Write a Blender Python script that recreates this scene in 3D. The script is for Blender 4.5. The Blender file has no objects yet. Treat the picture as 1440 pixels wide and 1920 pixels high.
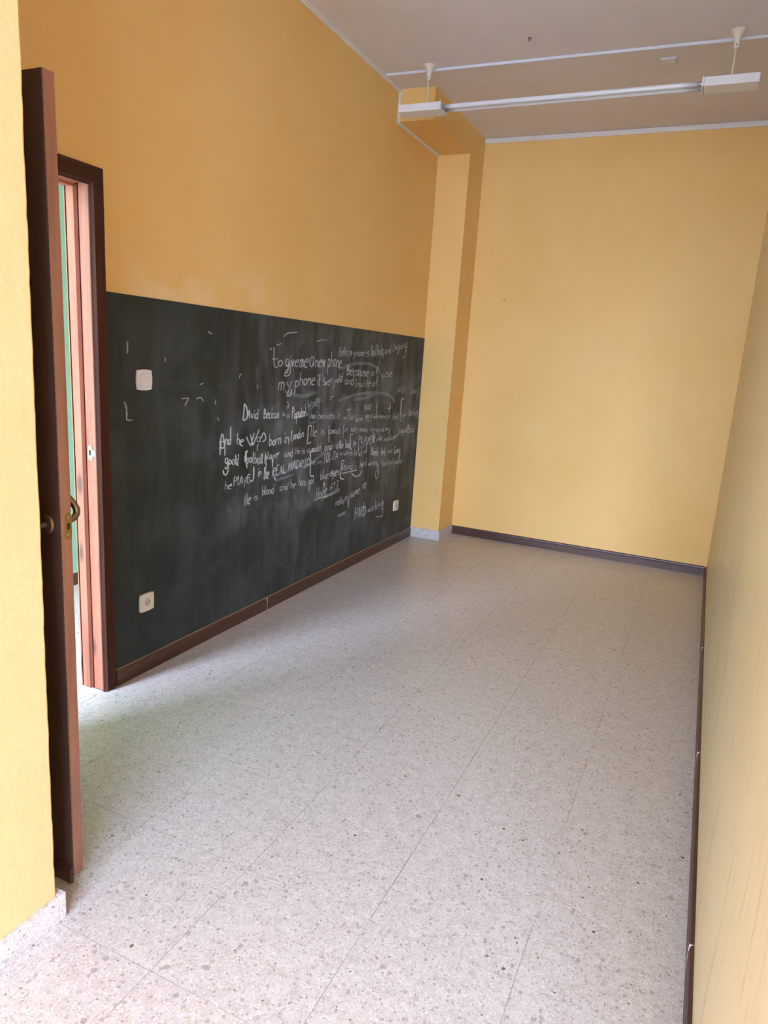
import bpy, bmesh, math, random
from mathutils import Vector, Matrix

S = bpy.context.scene
COL = S.collection
PI = math.pi

# ------------------------------------------------------------------ camera
cam_data = bpy.data.cameras.new('camera')
cam = bpy.data.objects.new('camera', cam_data)
COL.objects.link(cam)
Rm = Matrix(((0.9055, -0.3978, -0.1476), (0.4193, 0.8923, 0.1674), (0.0651, -0.2135, 0.9748)))
right, fwd, up = Rm.col[0].normalized(), Rm.col[1].normalized(), Rm.col[2].normalized()
M4 = Matrix((right, up, -fwd)).transposed().to_4x4()
M4.translation = Vector((2.1932, 0.0, 1.4869))
cam.matrix_world = M4
cam_data.sensor_fit = 'VERTICAL'
cam_data.sensor_height = 36.0
cam_data.lens = 1310.98 / 1920.0 * 36.0
cam_data.clip_start = 0.02
S.camera = cam

# ------------------------------------------------------------------ world, exposure
world = bpy.data.worlds.new('world')
S.world = world
world.use_nodes = True
wn, wl = world.node_tree.nodes, world.node_tree.links
wn.clear()
w_out = wn.new('ShaderNodeOutputWorld')
w_bg = wn.new('ShaderNodeBackground')
w_tc = wn.new('ShaderNodeTexCoord')
w_sep = wn.new('ShaderNodeSeparateXYZ')
w_ramp = wn.new('ShaderNodeValToRGB')
wl.new(w_tc.outputs['Generated'], w_sep.inputs[0])
wl.new(w_sep.outputs['Z'], w_ramp.inputs[0])
w_ramp.color_ramp.elements[0].position = 0.0
w_ramp.color_ramp.elements[0].color = (0.62, 0.76, 1.0, 1)
w_ramp.color_ramp.elements[1].position = 1.0
w_ramp.color_ramp.elements[1].color = (0.53, 0.66, 1.0, 1)
wl.new(w_ramp.outputs[0], w_bg.inputs['Color'])
w_bg.inputs['Strength'].default_value = 116.0
wl.new(w_bg.outputs[0], w_out.inputs['Surface'])
S.view_settings.view_transform = 'Standard'
S.view_settings.look = 'None'
S.view_settings.exposure = -0.40
S.view_settings.gamma = 1.0
S.view_settings.use_curve_mapping = False

sun_data = bpy.data.lights.new('sun', 'SUN')      # high behind the building: the facade is in shade, the ground beyond is sunlit
sun_data.energy = 40.0; sun_data.angle = math.radians(0.53); sun_data.color = (1.0, 0.95, 0.86)
sun = bpy.data.objects.new('sun', sun_data); COL.objects.link(sun)
sun.location = (3, 8, 12); sun.rotation_euler = (math.radians(-32), 0, math.radians(-14))

def portal(name, x0, x1, y, z0, z1):
    """sampling portal in a real opening (adds no light of its own)"""
    L = bpy.data.lights.new(name, 'AREA')
    L.shape = 'RECTANGLE'; L.size = x1 - x0; L.size_y = z1 - z0
    L.cycles.is_portal = True
    o = bpy.data.objects.new(name, L); COL.objects.link(o)
    o.location = ((x0 + x1) / 2, y, (z0 + z1) / 2)
    o.rotation_euler = (PI / 2, 0, 0)      # local -Z looks along +Y, into the rooms
    return o

# dimensions (metres); x to the right wall, y into the room, z up
W, YB, H = 2.3653, 5.8407, 3.2576
PX, YP, YBEAM, ZBEAM = 0.2621, 5.4982, 4.7125, 3.0586
ZT = 1.6731            # top of the blackboard
NX, NY = 0.846, 1.097  # end of the near wall block
YF, YFH = -2.20, -0.60             # inner face of the facade behind the camera
HX = -1.20             # green wall of the corridor
DOOR0, DOOR1, DOORZ = 1.245, 2.071, 2.050
OPEN_ROOM = (1.10, 3.85, 0.0, 2.85)
WX, WY = 4.0, 0.70     # the space behind the camera is wider: its right wall and the free end of the long right wall
OPEN_HALL = (-1.17, -0.15, 0.0, 2.90)
portal('window_portal', OPEN_ROOM[0], OPEN_ROOM[1], YF - 0.14, OPEN_ROOM[2], OPEN_ROOM[3])
portal('corridor_portal', OPEN_HALL[0], OPEN_HALL[1], YFH - 0.14, OPEN_HALL[2], OPEN_HALL[3])

# ------------------------------------------------------------------ node helpers
def srgb(r, g, b):
    f = lambda c: (c / 12.92 if c <= 0.04045 else ((c + 0.055) / 1.055) ** 2.4)
    return (f(r / 255), f(g / 255), f(b / 255), 1.0)

class NT:
    def __init__(self, name):
        self.m = bpy.data.materials.new(name); self.m.use_nodes = True
        self.t = self.m.node_tree; self.n = self.t.nodes; self.l = self.t.links
        self.n.clear()
        self.out = self.n.new('ShaderNodeOutputMaterial')
        self.b = self.n.new('ShaderNodeBsdfPrincipled')
        self.l.new(self.b.outputs[0], self.out.inputs['Surface'])
        self.tc = self.n.new('ShaderNodeTexCoord')
    def put(self, sock, v):
        if hasattr(v, 'links'): self.l.new(v, sock)
        elif v is not None: sock.default_value = v
    def map(self, src=None, scale=(1, 1, 1), loc=(0, 0, 0), rot=(0, 0, 0)):
        k = self.n.new('ShaderNodeMapping')
        self.l.new(src or self.tc.outputs['Object'], k.inputs['Vector'])
        k.inputs['Scale'].default_value = scale; k.inputs['Location'].default_value = loc
        k.inputs['Rotation'].default_value = rot
        return k.outputs[0]
    def noise(self, vec=None, scale=5, detail=3, rough=0.5, dist=0.0, color=False):
        k = self.n.new('ShaderNodeTexNoise')
        self.l.new(vec or self.tc.outputs['Object'], k.inputs['Vector'])
        k.inputs['Scale'].default_value = scale; k.inputs['Detail'].default_value = detail
        k.inputs['Roughness'].default_value = rough; k.inputs['Distortion'].default_value = dist
        return k.outputs['Color' if color else 'Fac']
    def voro(self, vec, scale, feature='F1', out='Distance', rnd=1.0):
        k = self.n.new('ShaderNodeTexVoronoi'); k.feature = feature
        self.l.new(vec, k.inputs['Vector']); k.inputs['Scale'].default_value = scale
        k.inputs['Randomness'].default_value = rnd
        return k.outputs[out]
    def math(self, op, a, b=0.0, clamp=False):
        k = self.n.new('ShaderNodeMath'); k.operation = op; k.use_clamp = clamp
        self.put(k.inputs[0], a); self.put(k.inputs[1], b)
        return k.outputs[0]
    def vmath(self, op, a, b):
        k = self.n.new('ShaderNodeVectorMath'); k.operation = op
        self.put(k.inputs[0], a); self.put(k.inputs[1], b)
        return k.outputs[0]
    def step(self, v, a, b):            # smooth remap of v from [a,b] to [0,1]
        k = self.n.new('ShaderNodeMapRange'); k.interpolation_type = 'SMOOTHSTEP'
        self.put(k.inputs['Value'], v)
        k.inputs['From Min'].default_value = a; k.inputs['From Max'].default_value = b
        return k.outputs[0]
    def mix(self, f, a, b, mode='MIX'):
        k = self.n.new('ShaderNodeMix'); k.data_type = 'RGBA'; k.blend_type = mode
        self.put(k.inputs[0], f); self.put(k.inputs[6], a); self.put(k.inputs[7], b)
        return k.outputs[2]
    def ramp(self, f, stops):
        k = self.n.new('ShaderNodeValToRGB'); self.l.new(f, k.inputs[0])
        e = k.color_ramp.elements
        while len(e) < len(stops): e.new(0.5)
        for i, (p, c) in enumerate(stops): e[i].position = p; e[i].color = c
        return k.outputs[0]
    def sep(self, v):
        k = self.n.new('ShaderNodeSeparateXYZ'); self.l.new(v, k.inputs[0]); return k.outputs
    def bump(self, h, strength=0.2, dist=0.002):
        k = self.n.new('ShaderNodeBump'); k.inputs['Strength'].default_value = strength
        k.inputs['Distance'].default_value = dist; self.l.new(h, k.inputs['Height'])
        self.l.new(k.outputs[0], self.b.inputs['Normal'])
    def set(self, color=None, rough=None, metal=None, spec=None):
        self.put(self.b.inputs['Base Color'], color); self.put(self.b.inputs['Roughness'], rough)
        self.put(self.b.inputs['Metallic'], metal); self.put(self.b.inputs['Specular IOR Level'], spec)
        return self

# ------------------------------------------------------------------ materials
def plaster(name, col, col2, rough, bump, bscale):
    t = NT(name)
    n1 = t.noise(scale=1.3, detail=4, rough=0.6)
    n2 = t.noise(scale=9.0, detail=3)
    c = t.mix(t.step(n1, 0.35, 0.7), col, col2)
    c = t.mix(t.math('MULTIPLY', t.step(n2, 0.5, 0.8), 0.25), c, col2)
    t.set(c, rough, 0.0, 0.5)
    t.bump(t.math('ADD', t.noise(scale=bscale, detail=5, rough=0.6),
                  t.math('MULTIPLY', t.noise(scale=bscale * 0.22, detail=2), 1.5)), bump, 0.003)
    return t.m

YEL, YEL2 = srgb(236, 191, 117), srgb(233, 185, 107)
m_yellow = plaster('yellow_wall_paint', YEL, YEL2, 0.55, 0.12, 90)
m_yellow_rough = plaster('rough_yellow_wall_paint', srgb(218, 186, 132), srgb(214, 180, 124), 0.6, 0.4, 45)
m_ceil = plaster('ceiling_paint', srgb(230, 224, 224), srgb(225, 217, 215), 0.7, 0.1, 60)
m_green = plaster('green_corridor_paint', srgb(158, 216, 202), srgb(153, 210, 197), 0.55, 0.1, 80)
m_facade = plaster('facade_paint', srgb(215, 205, 190), srgb(205, 195, 180), 0.8, 0.2, 60)
m_ground = plaster('outdoor_paving', srgb(168, 167, 165), srgb(156, 155, 152), 0.9, 0.2, 40)

def yellow_pale_zone():
    t = NT('yellow_wall_paint_pale_patches')
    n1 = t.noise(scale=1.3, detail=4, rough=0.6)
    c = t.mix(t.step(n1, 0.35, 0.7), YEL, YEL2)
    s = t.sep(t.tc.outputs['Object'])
    zone = t.math('MULTIPLY', t.math('MULTIPLY', t.step(s[2], 2.05, 1.70), t.step(s[1], 4.2, 2.6)), t.step(s[1], 2.15, 2.35))  # mottled paler patches on the wall just above the board
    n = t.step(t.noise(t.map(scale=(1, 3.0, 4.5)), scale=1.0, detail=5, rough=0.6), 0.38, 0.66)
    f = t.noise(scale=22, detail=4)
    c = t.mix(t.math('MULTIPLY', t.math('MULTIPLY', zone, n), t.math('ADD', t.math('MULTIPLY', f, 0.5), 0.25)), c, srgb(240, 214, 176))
    t.set(c, 0.55, 0.0, 0.5)
    t.bump(t.math('ADD', t.noise(scale=90, detail=5, rough=0.6), t.math('MULTIPLY', t.noise(scale=20, detail=2), 1.5)), 0.12, 0.003)
    return t.m
m_yellow_left = yellow_pale_zone()

def yellow_scuffed():
    t = NT('scuffed_yellow_wall_paint')
    n1 = t.noise(scale=1.3, detail=4, rough=0.6)
    c = t.mix(t.step(n1, 0.35, 0.7), srgb(234, 212, 168), srgb(229, 205, 160))
    v = t.map(rot=(0.5, 0, 0), scale=(1, 9, 1.0))
    n = t.noise(v, scale=2.4, detail=5, rough=0.65)
    z = t.sep(t.tc.outputs['Object'])[2]
    low = t.step(z, 1.9, 0.5)
    c = t.mix(t.math('MULTIPLY', t.math('MULTIPLY', t.step(n, 0.56, 0.72), low), 0.5), c, srgb(140, 125, 95))
    v2 = t.map(rot=(0.35, 0, 0), scale=(1, 24, 10.0), loc=(0, 3, 1))
    s = t.step(t.noise(v2, scale=1.0, detail=3), 0.71, 0.82)
    c = t.mix(t.math('MULTIPLY', t.math('MULTIPLY', s, low), 0.4), c, srgb(110, 95, 70))
    t.set(c, 0.42, 0.0, 0.6)
    t.bump(t.noise(scale=70, detail=5, rough=0.6), 0.12, 0.003)
    return t.m
m_yellow_scuff = yellow_scuffed()

def terrazzo(name, random_off=True, rough=0.32):
    t = NT(name)
    vec = t.tc.outputs['Object']
    if random_off:
        oi = t.n.new('ShaderNodeObjectInfo')
        off = t.n.new('ShaderNodeCombineXYZ')
        t.l.new(t.math('MULTIPLY', oi.outputs['Random'], 91.7), off.inputs[0])
        t.l.new(t.math('MULTIPLY', oi.outputs['Random'], 47.3), off.inputs[1])
        vec = t.vmath('ADD', vec, off.outputs[0])
    wob = t.vmath('SCALE', t.vmath('SUBTRACT', t.noise(vec, scale=60, detail=2, color=True), (0.5, 0.5, 0.5)), (0, 0, 0))
    k = wob.node; k.inputs['Scale'].default_value = 0.012
    v = t.vmath('ADD', vec, wob)
    base = t.mix(t.step(t.noise(vec, scale=25, detail=4), 0.3, 0.7), srgb(207, 199, 195), srgb(196, 187, 183))
    # fine grain
    g = t.voro(v, 260, out='Color')
    base = t.mix(t.math('MULTIPLY', t.step(t.sep(g)[0], 0.55, 0.9), 0.35), base, srgb(165, 150, 132))
    base = t.mix(t.math('MULTIPLY', t.step(t.sep(g)[1], 0.75, 0.95), 0.5), base, srgb(228, 224, 222))
    def chips(base, scale, prob, lim, cols, amt):
        col = t.voro(v, scale, out='Color'); d = t.voro(v, scale, out='Distance')
        s = t.sep(col)
        pick = t.math('LESS_THAN', s[0], prob)
        size = t.math('MULTIPLY', t.math('ADD', t.math('MULTIPLY', s[1], 0.8), 0.4), lim)
        ins = t.math('LESS_THAN', d, size)
        c = t.ramp(s[2], cols)
        return t.mix(t.math('MULTIPLY', t.math('MULTIPLY', pick, ins), amt), base, c)
    cc = [(0.0, srgb(182, 168, 156)), (0.35, srgb(166, 152, 142)), (0.7, srgb(160, 150, 146)), (1.0, srgb(136, 122, 114))]
    base = chips(base, 150, 0.32, 0.42, cc, 0.75)
    base = chips(base, 72, 0.30, 0.40, cc, 0.58)
    base = chips(base, 47, 0.15, 0.34, cc, 0.6)
    dk = [(0.0, srgb(98, 84, 72)), (0.5, srgb(72, 60, 54)), (0.8, srgb(120, 92, 62)), (1.0, srgb(60, 58, 58))]
    base = chips(base, 120, 0.026, 0.32, dk, 0.85)
    base = chips(base, 42, 0.022, 0.21, dk, 0.9)
    big = t.noise(t.map(scale=(1, 1, 1)), scale=2.0, detail=3)
    t.set(base, t.math('ADD', t.math('MULTIPLY', big, 0.12), rough - 0.06), 0.0, 0.5)
    return t.m
m_terr = terrazzo('terrazzo_tile')
m_terr_skirt = terrazzo('terrazzo_skirting', False, 0.35)

def grout():
    t = NT('tile_grout')
    c = t.ramp(t.noise(scale=3.2, detail=4, rough=0.6),
               [(0.42, srgb(198, 189, 182)), (0.53, srgb(130, 130, 126)), (0.64, srgb(50, 54, 56))])
    t.set(c, 0.8, 0, 0.3)
    return t.m
m_grout = grout()

def wood(name, dark, light, axis='z', rough=0.35, knots=False, grain=26, coat=0.0, spec=0.5):
    t = NT(name)
    sc = {'z': (grain, grain, 1.6), 'y': (grain, 1.6, grain), 'x': (1.6, grain, grain)}[axis]
    v = t.map(scale=sc)
    n = t.noise(v, scale=1.0, detail=5, rough=0.6, dist=0.6)
    fine = t.noise(t.map(scale=tuple(q * 6 if q > 5 else q * 2 for q in sc)), scale=1.0, detail=2)
    f = t.math('ADD', t.math('MULTIPLY', n, 0.75), t.math('MULTIPLY', fine, 0.25))
    c = t.ramp(f, [(0.32, dark), (0.5, tuple((a + b) / 2 for a, b in zip(dark, light))), (0.68, light)])
    if knots:
        kv = t.map(scale=(11, 11, 3.6), loc=(0.3, 0.1, 0.45))
        d = t.voro(kv, 1.0)
        c = t.mix(t.math('MULTIPLY', t.step(d, 0.24, 0.08), 0.85), c, srgb(58, 28, 24))
    t.set(c, rough, 0, spec)
    t.b.inputs['Coat Weight'].default_value = coat
    t.b.inputs['Coat Roughness'].default_value = 0.25
    t.bump(fine, 0.06, 0.001)
    return t.m
m_casing = wood('dark_stained_casing_wood', srgb(58, 36, 28), srgb(84, 52, 40), 'z', 0.68, spec=0.16)
m_casing_h = wood('dark_stained_head_wood', srgb(58, 36, 28), srgb(84, 52, 40), 'y', 0.68, spec=0.16)
m_board_y = wood('dark_skirting_wood', srgb(60, 38, 30), srgb(88, 56, 43), 'y', 0.40)
m_board_x = wood('dark_skirting_wood_across', srgb(60, 38, 30), srgb(88, 56, 43), 'x', 0.40)
m_jamb = wood('red_varnished_pine', srgb(106, 54, 37), srgb(156, 90, 64), 'z', 0.42, True, 26, 0.1)
m_jamb_h = wood('red_varnished_pine_head', srgb(128, 66, 44), srgb(172, 100, 70), 'y', 0.34)
m_leaf_edge = wood('brown_varnished_edge', srgb(122, 78, 58), srgb(150, 102, 78), 'z', 0.4)
m_leaf = wood('dark_door_veneer', srgb(56, 41, 34), srgb(80, 59, 49), 'z', 0.4)

def plain(name, col, rough=0.5, metal=0.0, spec=0.5, var=0.06):
    t = NT(name)
    n = t.noise(scale=14, detail=4)
    dk = tuple(c * (1 - var * 2) for c in col[:3]) + (1,)
    t.set(t.mix(n, col, dk), rough, metal, spec)
    return t.m
m_white = plain('white_moulding_paint', srgb(232, 226, 220), 0.5)
m_lampw = plain('white_enamelled_steel', srgb(238, 236, 238), 0.35)
m_cream = plain('cream_plastic_rose', srgb(226, 216, 196), 0.45)
m_switch = plain('white_switch_plastic', srgb(236, 230, 232), 0.35)
m_socket = plain('ivory_socket_plastic', srgb(226, 214, 196), 0.4)
m_socketin = plain('grey_socket_well', srgb(190, 178, 168), 0.45)
m_hole = plain('dark_hole', srgb(24, 22, 20), 0.8)
m_brass = plain('worn_brass', srgb(186, 146, 80), 0.32, 0.9)
m_brassdull = plain('pale_plated_steel', srgb(150, 142, 124), 0.4, 0.6)
m_bronze = plain('aged_bronze', srgb(138, 120, 102), 0.34, 0.9)
m_gap = plain('beige_joint_putty', srgb(150, 132, 104), 0.8)  # beige caulk over the skirting, also the lamp cap seams
m_pale = plain('pale_filler', srgb(206, 190, 170), 0.8)
m_rail = plain('white_pvc_trunking', srgb(224, 224, 232), 0.35)
m_step_strip = plain('brown_jamb_step', srgb(92, 48, 36), 0.85, 0, 0.1)
m_cap = plain('aluminium_tube_cap', srgb(170, 168, 168), 0.35, 0.8)
m_plug = plain('white_wall_plug', srgb(240, 224, 196), 0.5)

def tube_glass():
    t = NT('white_coated_tube_glass')
    y = t.sep(t.tc.outputs['Object'])[0]
    dark = t.math('MAXIMUM', t.step(y, 1.79, 1.905), t.step(y, 0.53, 0.47))
    c = t.mix(t.math('MULTIPLY', dark, 0.6), srgb(228, 228, 232), srgb(112, 104, 104))
    t.set(c, 0.16, 0.0, 0.6)
    return t.m
m_tube = tube_glass()

def blackboard():
    t = NT('green_black_chalkboard_paint')
    o = t.tc.outputs['Object']
    s = t.sep(o)
    streak = t.noise(t.map(scale=(1, 9, 1.4)), scale=1.0, detail=6, rough=0.62, dist=0.7)
    cloud = t.noise(scale=2.6, detail=5, rough=0.55, dist=0.8)
    wipe = t.noise(t.map(scale=(1, 3.2, 3.2), loc=(0, 0.7, 0.2)), scale=1.0, detail=4, rough=0.6, dist=2.2)
    fine = t.noise(t.map(scale=(1, 70, 7)), scale=1.0, detail=3)
    right = t.step(s[1], 2.3, 3.6)
    band = t.math('MULTIPLY', t.step(s[2], 0.25, 0.75), t.step(s[2], 1.75, 1.35))
    area = t.math('MULTIPLY', t.math('ADD', t.math('MULTIPLY', right, 0.75), 0.25),
                  t.math('ADD', t.math('MULTIPLY', band, 0.55), 0.45))
    d = t.math('ADD', t.math('MULTIPLY', t.step(streak, 0.36, 0.78), 0.55),
               t.math('MULTIPLY', t.step(cloud, 0.40, 0.72), 0.65))
    d = t.math('ADD', d, t.math('MULTIPLY', t.step(wipe, 0.52, 0.75), 0.45))
    d = t.math('MULTIPLY', d, t.math('ADD', t.math('MULTIPLY', fine, 0.8), 0.6))
    d = t.math('MULTIPLY', d, area, True)
    base = t.mix(cloud, srgb(29, 36, 33), srgb(36, 45, 43))
    c = t.mix(t.math('MULTIPLY', d, 0.42), base, srgb(150, 156, 164))
    sp = t.voro(t.map(scale=(1, 60, 45)), 1.0)
    spk = t.math('MULTIPLY', t.step(sp, 0.10, 0.05), t.step(t.noise(scale=3.5, detail=2), 0.5, 0.7))
    c = t.mix(t.math('MULTIPLY', spk, 0.35), c, srgb(190, 195, 200))
    t.set(c, 0.6, 0, 0.45)
    t.bump(fine, 0.04, 0.001)
    return t.m
m_bboard = blackboard()

def chalk(name, amt, col=(222, 225, 232)):
    t = NT(name)
    n = t.noise(scale=210, detail=3, rough=0.7)
    a = t.math('MULTIPLY', t.step(n, 0.22, 0.52), amt)
    b = t.noise(scale=14, detail=2)
    a = t.math('MULTIPLY', a, t.math('ADD', t.math('MULTIPLY', t.step(b, 0.3, 0.7), 0.3), 0.7))
    t.set(srgb(*col), 0.95, 0, 0.1)
    tr = t.n.new('ShaderNodeBsdfTransparent'); mx = t.n.new('ShaderNodeMixShader')
    t.l.new(a, mx.inputs[0]); t.l.new(tr.outputs[0], mx.inputs[1]); t.l.new(t.b.outputs[0], mx.inputs[2])
    t.l.new(mx.outputs[0], t.out.inputs['Surface'])
    return t.m
m_chalk = {1: chalk('faint_chalk', 0.66), 2: chalk('soft_chalk', 0.78), 3: chalk('fresh_chalk', 1.0),
           4: chalk('smeared_chalk', 0.24, (205, 215, 230)), 5: chalk('blue_chalk', 0.7, (165, 185, 205))}

# ------------------------------------------------------------------ mesh helpers
def link(name, bm, mat, parent=None, smooth=False, origin=(0, 0, 0)):
    bmesh.ops.recalc_face_normals(bm, faces=bm.faces[:])
    me = bpy.data.meshes.new(name); bm.to_mesh(me); bm.free()
    mats = mat if isinstance(mat, (list, tuple)) else [mat]
    for m in mats: me.materials.append(m)
    if smooth:
        for p in me.polygons: p.use_smooth = True
    o = bpy.data.objects.new(name, me); COL.objects.link(o)
    if parent is not None:
        o.parent = parent
        o.matrix_parent_inverse = Matrix.Translation(-Vector(parent.location))
    return o

def struct(o, label, cat):
    o['kind'] = 'structure'; o['label'] = label; o['category'] = cat; return o
def thing(name, loc, label, cat, group=None):
    e = bpy.data.objects.new(name, None); COL.objects.link(e); e.location = loc
    e.empty_display_size = 0.05
    e['label'] = label; e['category'] = cat
    if group: e['group'] = group
    return e

def box(bm, x0, x1, y0, y1, z0, z1, bev=0.0, seg=2):
    r = bmesh.ops.create_cube(bm, size=1.0)
    vs = r['verts']
    bmesh.ops.scale(bm, verts=vs, vec=(x1 - x0, y1 - y0, z1 - z0))
    bmesh.ops.translate(bm, verts=vs, vec=((x0 + x1) / 2, (y0 + y1) / 2, (z0 + z1) / 2))
    if bev:
        es = list({e for v in vs for e in v.link_edges})
        bmesh.ops.bevel(bm, geom=es, offset=bev, segments=seg, affect='EDGES', profile=0.5)
    return bm
def nb(*a, **k): return box(bmesh.new(), *a, **k)

def prism(bm, pts, a, b, axis):
    """extrude a closed 2D outline along an axis; pts are the other two coords in xyz order.
    a and b may be functions of the point (mitred ends)"""
    fa = a if callable(a) else (lambda p: a); fb = b if callable(b) else (lambda p: b)
    def mk(p, t):
        return {'x': (t, p[0], p[1]), 'y': (p[0], t, p[1]), 'z': (p[0], p[1], t)}[axis]
    A = [bm.verts.new(mk(p, fa(p))) for p in pts]; B = [bm.verts.new(mk(p, fb(p))) for p in pts]
    n = len(pts)
    bm.faces.new(A); bm.faces.new(B[::-1])
    for i in range(n): bm.faces.new((A[i], A[(i + 1) % n], B[(i + 1) % n], B[i]))
    return bm

def lathe(bm, prof, c, axis='z', n=32):
    """revolve (radius, height) pairs round an axis through c"""
    rings = []
    for r, h in prof:
        ring = []
        for i in range(n):
            a = 2 * PI * i / n; u, v = r * math.cos(a), r * math.sin(a)
            p = {'z': (u, v, h), 'y': (u, h, v), 'x': (h, u, v)}[axis]
            ring.append(bm.verts.new((c[0] + p[0], c[1] + p[1], c[2] + p[2])))
        rings.append(ring)
    for A, B in zip(rings, rings[1:]):
        for i in range(n): bm.faces.new((A[i], A[(i + 1) % n], B[(i + 1) % n], B[i]))
    bm.faces.new(rings[0]); bm.faces.new(rings[-1][::-1])
    return bm

def tubepath(bm, pts, r, n=14):
    pts = [Vector(p) for p in pts]; rings = []
    ref = Vector((0.3, 0.2, 1)).normalized()
    for i, p in enumerate(pts):
        d = (pts[min(i + 1, len(pts) - 1)] - pts[max(i - 1, 0)]).normalized()
        u = d.cross(ref).normalized(); v = d.cross(u)
        rr = r[i] if isinstance(r, (list, tuple)) else r
        rings.append([bm.verts.new(p + u * rr * math.cos(2 * PI * k / n) + v * rr * math.sin(2 * PI * k / n)) for k in range(n)])
    for A, B in zip(rings, rings[1:]):
        for i in range(n): bm.faces.new((A[i], A[(i + 1) % n], B[(i + 1) % n], B[i]))
    bm.faces.new(rings[0]); bm.faces.new(rings[-1][::-1])
    return bm

def catmull(P, sub=4):
    if len(P) < 3: return P
    out = []
    for i in range(len(P) - 1):
        p0, p1, p2, p3 = P[max(i - 1, 0)], P[i], P[i + 1], P[min(i + 2, len(P) - 1)]
        for k in range(sub):
            t = k / sub
            out.append(tuple(0.5 * (2 * b + (c - a) * t + (2 * a - 5 * b + 4 * c - d) * t * t + (3 * b - a - 3 * c + d) * t ** 3)
                             for a, b, c, d in zip(p0, p1, p2, p3)))
    out.append(P[-1]); return out

def stadium(cx, cz, w, h, n=8):
    """outline of a vertical slot with round ends"""
    r = w / 2; pts = []
    for k in range(n + 1):
        a = PI * k / n; pts.append((cx + r * math.cos(a), cz + h / 2 - r + r * math.sin(a)))
    for k in range(n + 1):
        a = PI + PI * k / n; pts.append((cx + r * math.cos(a), cz - h / 2 + r + r * math.sin(a)))
    return pts

# ------------------------------------------------------------------ room shell
bm = bmesh.new()
box(bm, -1.35, -0.12, YFH - 0.15, YB + 0.15, -0.15, -0.0015)
box(bm, -0.12, W + 0.15, YF - 0.15, YB + 0.15, -0.15, -0.0015)
box(bm, W + 0.15, WX + 0.15, YF - 0.15, WY + 0.15, -0.15, -0.0015)
floor = struct(link('floor', bm, m_grout), 'speckled beige terrazzo tile floor running from the camera to the back wall', 'floor')

TS, GAP = 0.4, 0.0015
tile_cache = {}
def tile_mesh(w, d):
    key = (round(w, 4), round(d, 4))
    if key not in tile_cache:
        b = nb(-w / 2, w / 2, -d / 2, d / 2, -0.0014, 0.0)
        bmesh.ops.recalc_face_normals(b, faces=b.faces[:])
        me = bpy.data.meshes.new('tile'); b.to_mesh(me); b.free(); me.materials.append(m_terr)
        tile_cache[key] = me
    return tile_cache[key]
def lay_tiles(x0, x1, y0, y1, gx, gy, parent, room=False):
    i0, i1 = math.floor((x0 - gx) / TS), math.ceil((x1 - gx) / TS)
    j0, j1 = math.floor((y0 - gy) / TS), math.ceil((y1 - gy) / TS)
    for i in range(i0, i1):
        for j in range(j0, j1):
            a, b = max(x0, gx + i * TS), min(x1, gx + (i + 1) * TS)
            c, d = max(y0, gy + j * TS), min(y1, gy + (j + 1) * TS)
            if b - a < 0.003 or d - c < 0.003: continue
            if room and b <= NX and d <= NY: continue
            o = bpy.data.objects.new('tile', tile_mesh(b - a - GAP, d - c - GAP))
            o.location = ((a + b) / 2, (c + d) / 2, 0); o.parent = parent
            COL.objects.link(o)
lay_tiles(0.0, W, WY, YB, 1.567, 1.491, floor, True)
lay_tiles(0.0, WX, YF, WY, 1.567, 1.491, floor, True)
lay_tiles(-0.12, 0.0, DOOR0, DOOR1, 1.567, 1.491, floor)
lay_tiles(HX, -0.12, YFH, YB, 0.367, 1.36, floor)

bm = bmesh.new()
box(bm, -1.35, -0.12, YFH - 0.15, YB + 0.15, H, H + 0.15)
box(bm, -0.12, W + 0.15, YF - 0.15, YB + 0.15, H, H + 0.15)
box(bm, W + 0.15, WX + 0.15, YF - 0.15, WY + 0.15, H, H + 0.15)
struct(link('ceiling', bm, m_ceil), 'greyish white plaster ceiling above the yellow walls', 'ceiling')

bm = bmesh.new()
box(bm, -0.12, 0.0, NY, DOOR0 - 0.03, 0, H)
box(bm, -0.12, 0.0, DOOR0 - 0.03, DOOR1 + 0.03, DOORZ + 0.03, H)
box(bm, -0.12, 0.0, DOOR1 + 0.03, YB, 0, H)
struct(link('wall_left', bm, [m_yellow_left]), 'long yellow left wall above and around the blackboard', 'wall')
struct(link('wall_back', nb(-0.12, W + 0.12, YB, YB + 0.12, 0, H), m_yellow), 'narrow yellow end wall facing the camera', 'wall')
struct(link('wall_right', nb(W, W + 0.12, WY, YB, 0, H), m_yellow_scuff), 'scuffed yellow wall close on the right edge', 'wall')
bm = nb(-0.12, NX, YF - 0.14, NY, 0, H, bev=0.005, seg=2)
es = [e for e in bm.edges if abs(e.verts[0].co.z - e.verts[1].co.z) > 2 and e.verts[0].co.x > NX - 0.01 and e.verts[0].co.y > NY - 0.01]
bmesh.ops.subdivide_edges(bm, edges=es, cuts=140, use_grid_fill=True)
jr = random.Random(5); wob = [jr.uniform(-1, 1) for _ in range(400)]
for v in bm.verts:                                   # hand-rendered, slightly wavy plaster corner
    if v.co.x > NX - 0.01 and v.co.y > NY - 0.01 and 0.02 < v.co.z < H - 0.02:
        i = v.co.z / 0.028; k = int(i); f = i - k
        v.co.y += 0.0013 * (wob[k] * (1 - f) + wob[k + 1] * f)
struct(link('wall_near', bm, m_yellow_rough), 'bright yellow wall end close on the left, hiding the door hinge', 'wall')
bm = bmesh.new()
box(bm, 0.0, PX, YP, YB, 0, ZBEAM)
box(bm, 0.0, PX, YBEAM, YB, ZBEAM, H)
struct(link('wall_pillar', bm, m_yellow), 'yellow boxed pillar and beam in the far left corner', 'pillar')

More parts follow.
